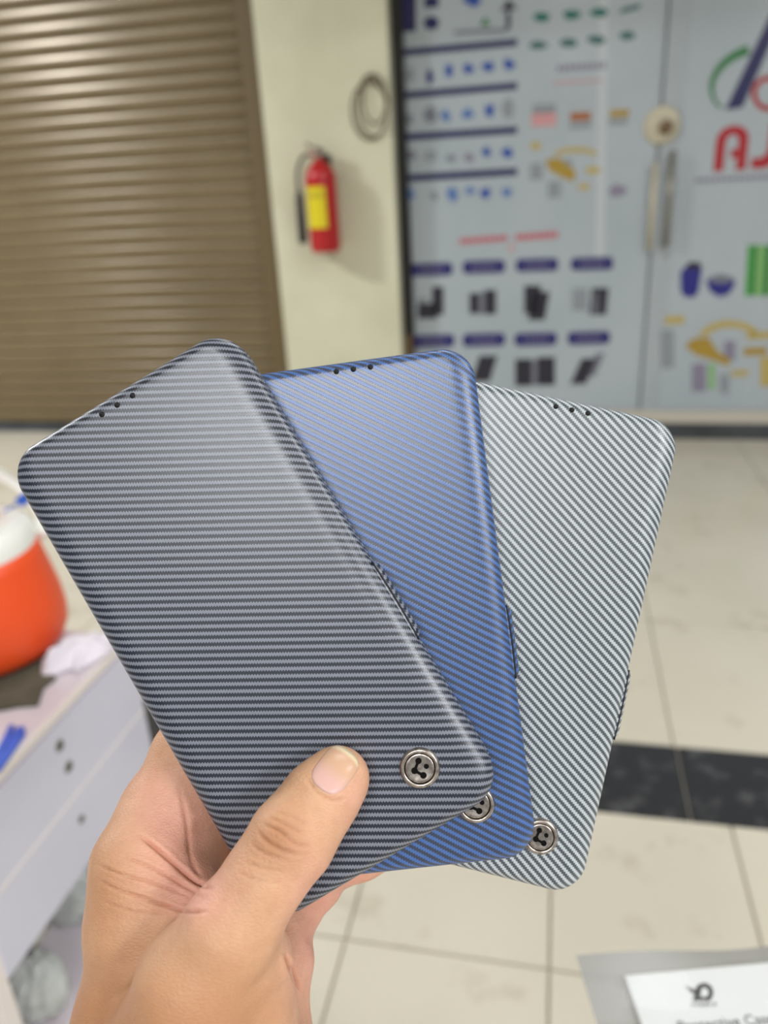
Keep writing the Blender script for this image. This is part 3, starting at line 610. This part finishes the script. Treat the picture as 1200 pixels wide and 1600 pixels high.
def phone_case(tcam, roll, rv, m, label, btn, dots, tab, sc=1.0):
    Rm = rodr(rv) @ rodr((0, 0, math.radians(roll)))
    L = Matrix([[*Rm[0], tcam[0]], [*Rm[1], tcam[1]], [*Rm[2], tcam[2]], [0, 0, 0, 1]])
    c = bpy.data.objects.new('phone_case', None); COL.objects.link(c); c.matrix_world = CAMM @ L @ Matrix.Scale(sc, 4); c.empty_display_size = 0.02
    tag(c, label, 'phone case', 'fanned flip phone cases')
    rings = [(1.0, 0.002, 0.0, -0.002), (1.0, 0.0, 0.0, 0.0)]
    for k in range(1, 9):
        t = math.pi / 2 * k / 8; arc = IX * math.sin(t) * 0.9 + 0.0034 * (1 - math.cos(t)) * 0.9
        rings.append((1 - math.sin(t), 0.0, -0.0036 * (1 - math.cos(t)), arc))
    la = rings[-1][3]
    rings += [(0, 0, -0.0064, la + 0.0028), (0, 0.0004, -0.0070, la + 0.0035), (0, 0.0014, -0.0071, la + 0.0045)]
    v, f, uv = rim_shell(rings, IX, True, False); fc = lmesh('front_cover', v, f, m, c, True, uv)
    r2 = [(0, 0.0014, -0.0074, la + 0.0048), (0, 0.0003, -0.0075, la + 0.006), (0, -0.0002, -0.0082, la + 0.007), (0, -0.0002, -0.0110, la + 0.010), (0, 0.0006, -0.0124, la + 0.0115), (0, 0.0022, -0.0132, la + 0.0135)]
    v, f, uv = rim_shell(r2, IX, True, True); lmesh('back_shell', v, f, m, c, True, uv)
    # closing tab on the right edge
    y0, y1 = tab; v, f, uv = [], [], []; n, s = 24, 9
    for i in range(n + 1):
        t = i / n; e = min(1, 9 * min(t, 1 - t)); e = e * e * (3 - 2 * e); pr = 0.0018 * e
        for k in range(s):
            a = -math.pi / 2 + math.pi * k / (s - 1); v.append((CW / 2 - 0.0006 + (pr + 0.0006) * math.cos(a), y0 + (y1 - y0) * t, -0.0056 + 0.0030 * math.sin(a))); uv.append((CW / 2 + 0.0065 * k / s, y0 + (y1 - y0) * t))
    for i in range(n):
        for k in range(s - 1): a = i * s + k; f.append((a, a + s, a + s + 1, a + 1))
    tb_ = lmesh('closing_tab', v, f, m, c, True, uv)
    sm = [np.array([CW / 2 + 0.0002 + 0.0003 * math.sin(math.pi * k / 16), y0 + (y1 - y0) * (0.03 + 0.94 * k / 16), -0.0029]) for k in range(17)]
    lmesh('tab_seam', *tube(sm, 0.0003, 8), M['seam'], tb_)
    # three round holes along the top edge
    for x in (-1, 0, 1):
        vv, ff = lathe([(0.00088, -0.0004), (0.00088, 0.00003)], (dots[0] + x * 0.0054, dots[1], 0), (0, 0, 1), 18); lmesh('speaker_hole', vv, ff, M['dots'], c)
    # snap button
    bx, by = btn; sp = lathe([(0.0045, 0.0002), (0.0045, 0.0011), (0.0046, 0.0012), (0.0051, 0.0013), (0.0055, 0.0011), (0.0058, 0.0006), (0.0059, 0.0)], (bx, by, 0), (0, 0, 1), 48, False)
    sb = lmesh('snap_button', *sp, M['nickel'], c)
    lmesh('button_groove', *lathe([(0.0047, -0.0002), (0.0047, 0.0002)], (bx, by, 0), (0, 0, 1), 40), M['groove'], sb, False)
    dsc = lmesh('button_disc', *lathe([(0.0042, 0.0001), (0.0042, 0.0009), (0.0041, 0.0010), (0.0036, 0.0010), (0.0030, 0.0009), (0.0015, 0.0008)], (bx, by, 0), (0, 0, 1), 44), M['nickel'], sb)
    cr, sr = math.cos(-math.radians(roll)), math.sin(-math.radians(roll)); k_ = 0.2315 / F
    hp_ = [(-2, 11.5, 4.9), (10, 3.2, 3.9), (-8, -3.6, 5.1), (5.5, -10.5, 5.1)]
    hl = [(bx + (x * cr - y * sr) * k_, by + (x * sr + y * cr) * k_, r * k_) for x, y, r in hp_]
    for x, y, r in hl: lmesh('button_hole', *lathe([(r, 0.0005), (r, 0.00096)], (x, y, 0), (0, 0, 1), 16), M['groove'], sb, False)
    for a, b in ((0, 2), (2, 3)):
        p, q_ = np.array(hl[a][:2]), np.array(hl[b][:2]); d_ = (q_ - p) / np.linalg.norm(q_ - p); nn = np.array([-d_[1], d_[0]]) * 0.0004
        pts = [(*(p + nn), 0.0005), (*(q_ + nn), 0.0005), (*(q_ - nn), 0.0005), (*(p - nn), 0.0005)]; lmesh('button_slot', *prism(pts, np.array([0, 0, 0.00045])), M['groove'], sb, False)
    return c, Rm, np.array(tcam), sc
RV = (-0.035, -0.045, 0)
M['weave_dark'] = weave('charcoal_weave', (128, 133, 146), (26, 33, 48), -30.0)
M['weave_blue'] = weave('blue_weave', (70, 109, 176), (56, 64, 82), -33.5)
M['weave_grey'] = weave('silver_weave', (194, 202, 206), (72, 79, 86), -35.5)
CASES = [
    phone_case((-0.0399, -0.0324, -0.2315), 31.3, RV, M['weave_dark'], 'charcoal striped flip case in front of the fan, under the thumb', (0.0214, -0.0617), (-0.0007, 0.0759), (-0.0310, -0.0030)),
    phone_case((-0.0021, -0.0316, -0.2447), 7.3, (-0.028, -0.048, 0), M['weave_blue'], 'blue striped flip case in the middle of the fan', (0.0227, -0.0613), (0.0022, 0.0768), (-0.0262, -0.0018)),
    phone_case((0.0423, -0.0395, -0.2576), -12.6, (-0.035, -0.055, 0), M['weave_grey'], 'silver grey striped flip case at the back of the fan', (0.0227, -0.0629), (0.0031, 0.0766), (-0.0280, -0.0030), 0.987)]
# ------------------------------------------------------------------ the hand (one continuous surface from a smooth union of limbs)
def cpt(px, py, d): return np.array([(px - 600) / F * d, -(py - 800) / F * d, -d])
def seg(p, a, b, ra, rb, A=None):
    ba = b - a; h = np.clip(((p - a) @ ba) / ba.dot(ba), 0, 1); q = p - a - h[:, None] * ba
    return np.sqrt((q * q).sum(1)) - (ra + (rb - ra) * h)
def smin(a, b, k):
    h = np.maximum(k - np.abs(a - b), 0) / k; return np.minimum(a, b) - h * h * k * 0.25
def chain(pts): return [(cpt(*p[:3]), p[3]) for p in pts]
def chain_sdf(p, ch, k=0.004):
    d = None
    for (a, ra), (b, rb) in zip(ch[:-1], ch[1:]):
        e = seg(p, a, b, ra, rb); d = e if d is None else smin(d, e, k)
    return d
THUMB = chain([(527, 1217, 0.2205, 0.0090), (499, 1250, 0.2180, 0.0097), (456, 1311, 0.2135, 0.0109), (412, 1374, 0.2110, 0.0102), (362, 1452, 0.2100, 0.0122), (310, 1540, 0.2120, 0.0160), (285, 1640, 0.2170, 0.0200), (290, 1790, 0.2280, 0.0240)])
THEN = chain([(395, 1500, 0.2180, 0.0110), (365, 1590, 0.2230, 0.0165), (355, 1740, 0.2350, 0.0210)])
INDEX = chain([(225, 1780, 0.2420, 0.0200), (226, 1580, 0.2400, 0.0188), (222, 1440, 0.2410, 0.0158), (226, 1352, 0.2450, 0.0152), (252, 1268, 0.2540, 0.0122), (290, 1178, 0.2590, 0.0100), (345, 1080, 0.2660, 0.0090), (420, 1030, 0.2690, 0.0080)])
PALM = [chain([(300, 1780, 0.250, 0.024), (300, 1480, 0.262, 0.017), (310, 1350, 0.270, 0.014)]),
        chain([(380, 1760, 0.250, 0.020), (393, 1600, 0.252, 0.0160), (415, 1500, 0.258, 0.0145), (420, 1430, 0.266, 0.012)])]
WEB = chain([(330, 1440, 0.228, 0.008), (285, 1400, 0.241, 0.012), (275, 1345, 0.2535, 0.012), (300, 1275, 0.2585, 0.012), (335, 1190, 0.2610, 0.010)])
FINGERS = [chain([(310, 1350, 0.272, 0.012), (420, 1290, 0.275, 0.0095), (520, 1230, 0.2845, 0.0085)]),
           chain([(390, 1400, 0.274, 0.011), (470, 1372, 0.272, 0.0090), (566, 1334, 0.276, 0.0082), (610, 1318, 0.281, 0.0075)]),
           chain([(420, 1450, 0.266, 0.011), (455, 1425, 0.265, 0.0092), (496, 1380, 0.266, 0.0080), (520, 1340, 0.270, 0.0075)])]
ARM = [[(cpt(250, 1740, 0.232), 0.026), (cpt(240, 1950, 0.222), 0.028), (np.array([-0.095, -0.420, -0.120]), 0.040)],
       [(cpt(350, 1740, 0.240), 0.025), (cpt(360, 1950, 0.230), 0.027), (np.array([-0.070, -0.420, -0.135]), 0.038)]]
def case_sdf(p, C_):
    _, Rm, t, sc = C_; q = (p - t) @ Rm / sc
    q = q + np.array([0, 0, CT / 2]); e = np.abs(q) - np.array([CW / 2 - 0.004, CH / 2 - 0.004, CT / 2 - 0.0025])
    dxy = np.maximum(e[:, :2], 0); d = np.sqrt((dxy ** 2).sum(1)) - 0.0042
    w2 = np.stack([d, np.abs(q[:, 2]) - CT / 2 - 0.0001], 1)
    return np.minimum(w2.max(1), 0) + np.sqrt((np.maximum(w2, 0) ** 2).sum(1))
def hand_sdf(p):
    d = chain_sdf(p, INDEX, 0.006)
    for c in PALM: d = smin(d, chain_sdf(p, c, 0.006), 0.012)
    for c in ARM: d = smin(d, chain_sdf(p, c, 0.01), 0.020)
    d = smin(d, chain_sdf(p, THEN, 0.008), 0.012)
    d = smin(d, chain_sdf(p, WEB, 0.006), 0.010)
    for c in FINGERS: d = smin(d, chain_sdf(p, c, 0.003), 0.003)
    d = smin(d, chain_sdf(p, THUMB, 0.005), 0.006)
    for C_ in CASES: d = np.maximum(d, -case_sdf(p, C_))
    return d
def surface_nets(fn, lo, hi, h):
    ax = [np.arange(lo[i], hi[i] + h, h) for i in range(3)]; sh_ = tuple(len(a) for a in ax)
    D = np.empty(sh_, np.float32)
    c4 = 4; ci = [np.arange(0, n_ + c4, c4) for n_ in sh_]                     # coarse pass first, fine samples only near the skin
    G = np.stack(np.meshgrid(*[lo[i] + ci[i] * h for i in range(3)], indexing='ij'), -1); Dc = fn(G.reshape(-1, 3)).reshape(G.shape[:3])
    Db = np.repeat(np.repeat(np.repeat(Dc, c4, 0), c4, 1), c4, 2)
    Db = Db[2:, 2:, 2:][:sh_[0], :sh_[1], :sh_[2]]; D[:] = Db
    ii = np.argwhere(np.abs(D) < c4 * h * 1.15); D[ii[:, 0], ii[:, 1], ii[:, 2]] = fn(np.array(lo) + ii * h)
    S = D < 0
    n = [s - 1 for s in sh_]
    cnt = np.zeros(n, int); acc = np.zeros((*n, 3)); 
    corners = [(i, j, k) for i in (0, 1) for j in (0, 1) for k in (0, 1)]
    def sub(A, c): return A[c[0]:c[0] + n[0], c[1]:c[1] + n[1], c[2]:c[2] + n[2]]
    for a in corners:
        for ax_ in range(3):
            if a[ax_] == 1: continue
            b = list(a); b[ax_] = 1; b = tuple(b); sa, sb = sub(S, a), sub(S, b); m_ = sa != sb
            da, db = sub(D, a)[m_].astype(float), sub(D, b)[m_].astype(float); t = da / (da - db)
            q = np.tile(np.array(a, float), (len(t), 1)); q[:, ax_] += t; acc[m_] += q; cnt[m_] += 1
    act = cnt > 0; idx = -np.ones(n, int); idx[act] = np.arange(act.sum()); ijk = np.argwhere(act)
    V = (ijk + acc[act] / cnt[act][:, None]) * h + np.array(lo)
    Fc = []
    for ax_ in range(3):
        o = [(1, 2), (2, 0), (0, 1)][ax_]
        s0 = [slice(1, n[i]) for i in range(3)]; s0[ax_] = slice(0, n[ax_]); s1 = list(s0); s1[ax_] = slice(1, n[ax_] + 1)
        A, B = S[tuple(s0)], S[tuple(s1)]; m_ = A != B; pos = np.argwhere(m_); flip = A[m_]
        off = np.array([1, 1, 1]); off[ax_] = 0; pos = pos + off
        def cell(d1, d2):
            q = pos.copy(); q[:, o[0]] -= d1; q[:, o[1]] -= d2; return idx[q[:, 0], q[:, 1], q[:, 2]]
        qd = np.stack([cell(1, 1), cell(0, 1), cell(0, 0), cell(1, 0)], 1); qd[~flip] = qd[~flip][:, ::-1]; Fc.append(qd)
    return V, np.concatenate(Fc)
hv, hf = surface_nets(hand_sdf, (-0.145, -0.470, -0.302), (0.016, -0.04, -0.070), 0.0011)
me = bpy.data.meshes.new('hand'); me.from_pydata(hv.tolist(), [], hf.tolist()); me.update()
bm = bmesh.new(); bm.from_mesh(me)
bmesh.ops.subdivide_edges(bm, edges=bm.edges[:], cuts=1, use_grid_fill=True, smooth=0.0)
bm.to_mesh(me); bm.free()
nv_ = len(me.vertices); co = np.empty(nv_ * 3); me.vertices.foreach_get('co', co); co = co.reshape(-1, 3)
def grad(p, e=0.0004):
    g = np.stack([hand_sdf(p + np.eye(3)[i] * e) - hand_sdf(p - np.eye(3)[i] * e) for i in range(3)], 1); return g / (np.linalg.norm(g, axis=1)[:, None] + 1e-9)
def vnormals():
    n_ = np.empty(nv_ * 3, np.float32); me.vertex_normals.foreach_get('vector', n_); return n_.reshape(-1, 3).astype(float)
g = vnormals()
for _ in range(2):
    co = co - g * np.clip(hand_sdf(co), -0.0006, 0.0006)[:, None] * 0.9
me.vertices.foreach_set('co', co.ravel()); me.update(); g = vnormals()
# creases of the skin, cut as shallow valleys: polylines over the joints and the web
def upx(co): return np.stack([600 + F * co[:, 0] / -co[:, 2], 800 - F * co[:, 1] / -co[:, 2]], 1)
PXY = upx(co)
CREASES = [([(217, 1304), (243, 1325), (273, 1351), (304, 1377), (332, 1388)], 0.0012, 3.2), ([(280, 1232), (291, 1282), (299, 1343), (318, 1380)], 0.0004, 3.5),
           ([(196, 1340), (230, 1352), (268, 1372), (320, 1404)], 0.0006, 2.6), ([(205, 1398), (250, 1412), (290, 1424), (326, 1424)], 0.0008, 2.6), ([(150, 1372), (190, 1392), (240, 1404)], 0.0005, 2.2),
           ([(160, 1408), (210, 1424), (260, 1430)], 0.0004, 2.0), ([(150, 1350), (190, 1366), (240, 1380), (300, 1402)], 0.0005, 2.2),
           ([(402, 1300), (420, 1316), (446, 1330), (470, 1336)], 0.0006, 2.6), ([(410, 1288), (436, 1298), (462, 1318), (486, 1322)], 0.0005, 2.4), ([(418, 1276), (446, 1288), (474, 1304)], 0.0004, 2.2),
           ([(392, 1318), (412, 1332), (440, 1342)], 0.0004, 2.2), ([(380, 1345), (410, 1356), (446, 1362)], 0.00035, 2.0), ([(370, 1362), (405, 1376), (440, 1378)], 0.0003, 2.0), ([(478, 1214), (494, 1236), (520, 1250), (540, 1246)], 0.0004, 2.4),
           ([(430, 1268), (456, 1276), (482, 1290)], 0.0003, 2.0), ([(446, 1490), (456, 1520), (470, 1548)], 0.0010, 3.0)]
disp = np.zeros(nv_); front = g[:, 2] > 0.05
for pl_, dep, wpx_ in CREASES:
    cc = np.array(catmull([np.array([*p, 0.0]) for p in pl_], 6))[:, :2]; dm = np.full(nv_, 1e9)
    near = front & (PXY[:, 0] > cc[:, 0].min() - 25) & (PXY[:, 0] < cc[:, 0].max() + 25) & (PXY[:, 1] > cc[:, 1].min() - 25) & (PXY[:, 1] < cc[:, 1].max() + 25)
    q = PXY[near]; m_ = np.full(len(q), 1e9); tt = np.zeros(len(q))
    for i in range(len(cc) - 1):
        a, b = cc[i], cc[i + 1]; h = np.clip(((q - a) @ (b - a)) / ((b - a) @ (b - a)), 0, 1); dd = np.linalg.norm(q - a - h[:, None] * (b - a), axis=1)
        up_ = dd < m_; m_[up_] = dd[up_]; tt[up_] = (i + h[up_]) / (len(cc) - 1)
    fade = np.minimum(1, 5 * np.minimum(tt, 1 - tt) + 0.1)
    disp[near] -= dep * fade * (np.exp(-(m_ / wpx_) ** 2) - 0.35 * np.exp(-((m_ - 2.4 * wpx_) / (1.6 * wpx_)) ** 2))
co2 = co + g * disp[:, None]
# skin colour: browner on the back and wrist, pinker in the palm and at the finger tips
def gs(x, y, rx, ry): return np.exp(-((PXY[:, 0] - x) / rx) ** 2 - ((PXY[:, 1] - y) / ry) ** 2)
pink = np.clip(1.0 * gs(285, 1300, 75, 95) + 0.8 * gs(300, 1400, 60, 45) + 1.0 * gs(490, 1480, 45, 120) + 0.9 * gs(560, 1390, 60, 50) + 0.55 * gs(555, 1250, 35, 60) + 0.3 * gs(230, 1230, 40, 60), 0, 1)
brown = np.clip(1.0 * gs(436, 1312, 45, 40) + 0.7 * gs(160, 1400, 45, 80) + 0.6 * gs(350, 1560, 130, 80) + 0.9 * gs(140, 1600, 80, 90) + 0.5 * gs(300, 1620, 160, 60), 0, 1)
base, pk_, br_ = np.array(s2l((216, 170, 134))), np.array(s2l((230, 172, 152))), np.array(s2l((190, 138, 100)))
cols = base[None] * np.ones((nv_, 1)); cols = cols + (br_ - cols) * brown[:, None]; cols = cols + (pk_ - cols) * pink[:, None]
cav = np.clip(-disp / 0.0009, 0, 1)[:, None]; cols = cols * (1 - cav * np.array([[0.22, 0.36, 0.40]]))   # darker and redder colour in the creases
me.vertices.foreach_set('co', co2.ravel()); me.update()
ca_ = me.color_attributes.new('skin_tone', 'FLOAT_COLOR', 'POINT'); ca_.data.foreach_set('color', np.concatenate([cols, np.ones((nv_, 1))], 1).astype(np.float32).ravel())
for p in me.polygons: p.use_smooth = True
sk = mat('skin', (200, 150, 115), 0.5, spec=0.4); nb = NB(sk)
at = nb.new('ShaderNodeAttribute', attribute_name='skin_tone'); vv = nb.coord('Object')
mt = nb.ramp(nb.noise(vv, 160, 4, 0.6), 0.35, 0.7)
nb.link(nb.mix(nb.math('MULTIPLY', mt, 0.25), at.outputs['Color'], s2l((176, 118, 88))), nb.b.inputs['Base Color'])
nb.b.inputs['Subsurface Weight'].default_value = 0.18; nb.b.inputs['Subsurface Radius'].default_value = (1.0, 0.36, 0.2); nb.b.inputs['Subsurface Scale'].default_value = 0.003
vo = nb.new('ShaderNodeTexVoronoi', feature='DISTANCE_TO_EDGE'); vo.inputs['Scale'].default_value = 900
mp = nb.new('ShaderNodeMapping'); mp.inputs['Scale'].default_value = (0.55, 1.25, 1.0); mp.inputs['Rotation'].default_value = (0, 0, -0.35); nb.link(vv, mp.inputs[0]); nb.link(mp.outputs[0], vo.inputs['Vector'])
hh = nb.math('ADD', nb.math('MULTIPLY', nb.ramp(vo.outputs[0], 0.0, 0.25), 0.5), nb.noise(mp.outputs[0], 380, 5, 0.6))
nb.bump(hh, 0.5, 0.0003)
me.materials.append(sk)
hd = bpy.data.objects.new('hand', me); COL.objects.link(hd); hd.matrix_world = CAMM; tag(hd, 'left hand gripping the fan of three cases with its thumb in front', 'hand')
# thumb nail, laid on the thumb by tracing its surface
def trace(xy):
    xy = np.asarray(xy, float); d0 = np.stack([(xy[:, 0] - 600) / F, -(xy[:, 1] - 800) / F, -np.ones(len(xy))], 1); t = np.full(len(xy), 0.190)
    for _ in range(60): t = t + hand_sdf(d0 * t[:, None]) * 0.85 / np.linalg.norm(d0, axis=1)
    return d0 * t[:, None]
NX, NL = np.array([0.80, 0.60]), np.array([0.60, -0.80]); NC = np.array([523.0, 1204.0]); nxy, nlift, nf, nuv = [], [], [], []; nu_, nl_ = 14, 16
for j in range(nl_ + 1):
    for i in range(nu_ + 1):
        a, b = -1 + 2 * i / nu_, -1 + 2 * j / nl_
        hw = 31 * (1 - max(0, -b) ** 4 * 0.30 - max(0, b) ** 4 * 0.18); ln = 37 * (1 - 0.22 * abs(a) ** 3 if b > 0 else 1 - 0.14 * abs(a) ** 3)
        nxy.append(NC + NX * a * hw + NL * b * ln)
        lift = 0.00045 * (1 - abs(a) ** 6) * (1 if b > -0.9 else 0.5) - 0.0001
        nlift.append(lift); nuv.append((i / nu_, j / nl_))
nvp = trace(nxy); nv = nvp + grad(nvp) * np.array(nlift)[:, None]
for j in range(nl_):
    for i in range(nu_): a = j * (nu_ + 1) + i; nf.append((a, a + 1, a + nu_ + 2, a + nu_ + 1))
nm = mat('nail', (226, 186, 168), 0.3, spec=0.35); nb = NB(nm); sp_ = nb.new('ShaderNodeSeparateXYZ'); nb.link(nb.coord('UV'), sp_.inputs[0])
c_ = nb.mix(nb.ramp(sp_.outputs[1], 0.25, 0.6), s2l((222, 178, 168)), s2l((214, 172, 142))); c_ = nb.mix(nb.ramp(sp_.outputs[1], 0.86, 0.93), c_, s2l((232, 212, 176)))
nb.link(c_, nb.b.inputs['Base Color']); nb.b.inputs['Subsurface Weight'].default_value = 0.1; nb.b.inputs['Subsurface Scale'].default_value = 0.002
nl = lmesh('thumb_nail', nv, nf, nm, hd, True, nuv); nl['label'] = 'short pale thumb nail'
so = nl.modifiers.new('solid', 'SOLIDIFY'); so.thickness = 0.0005; so.offset = -1
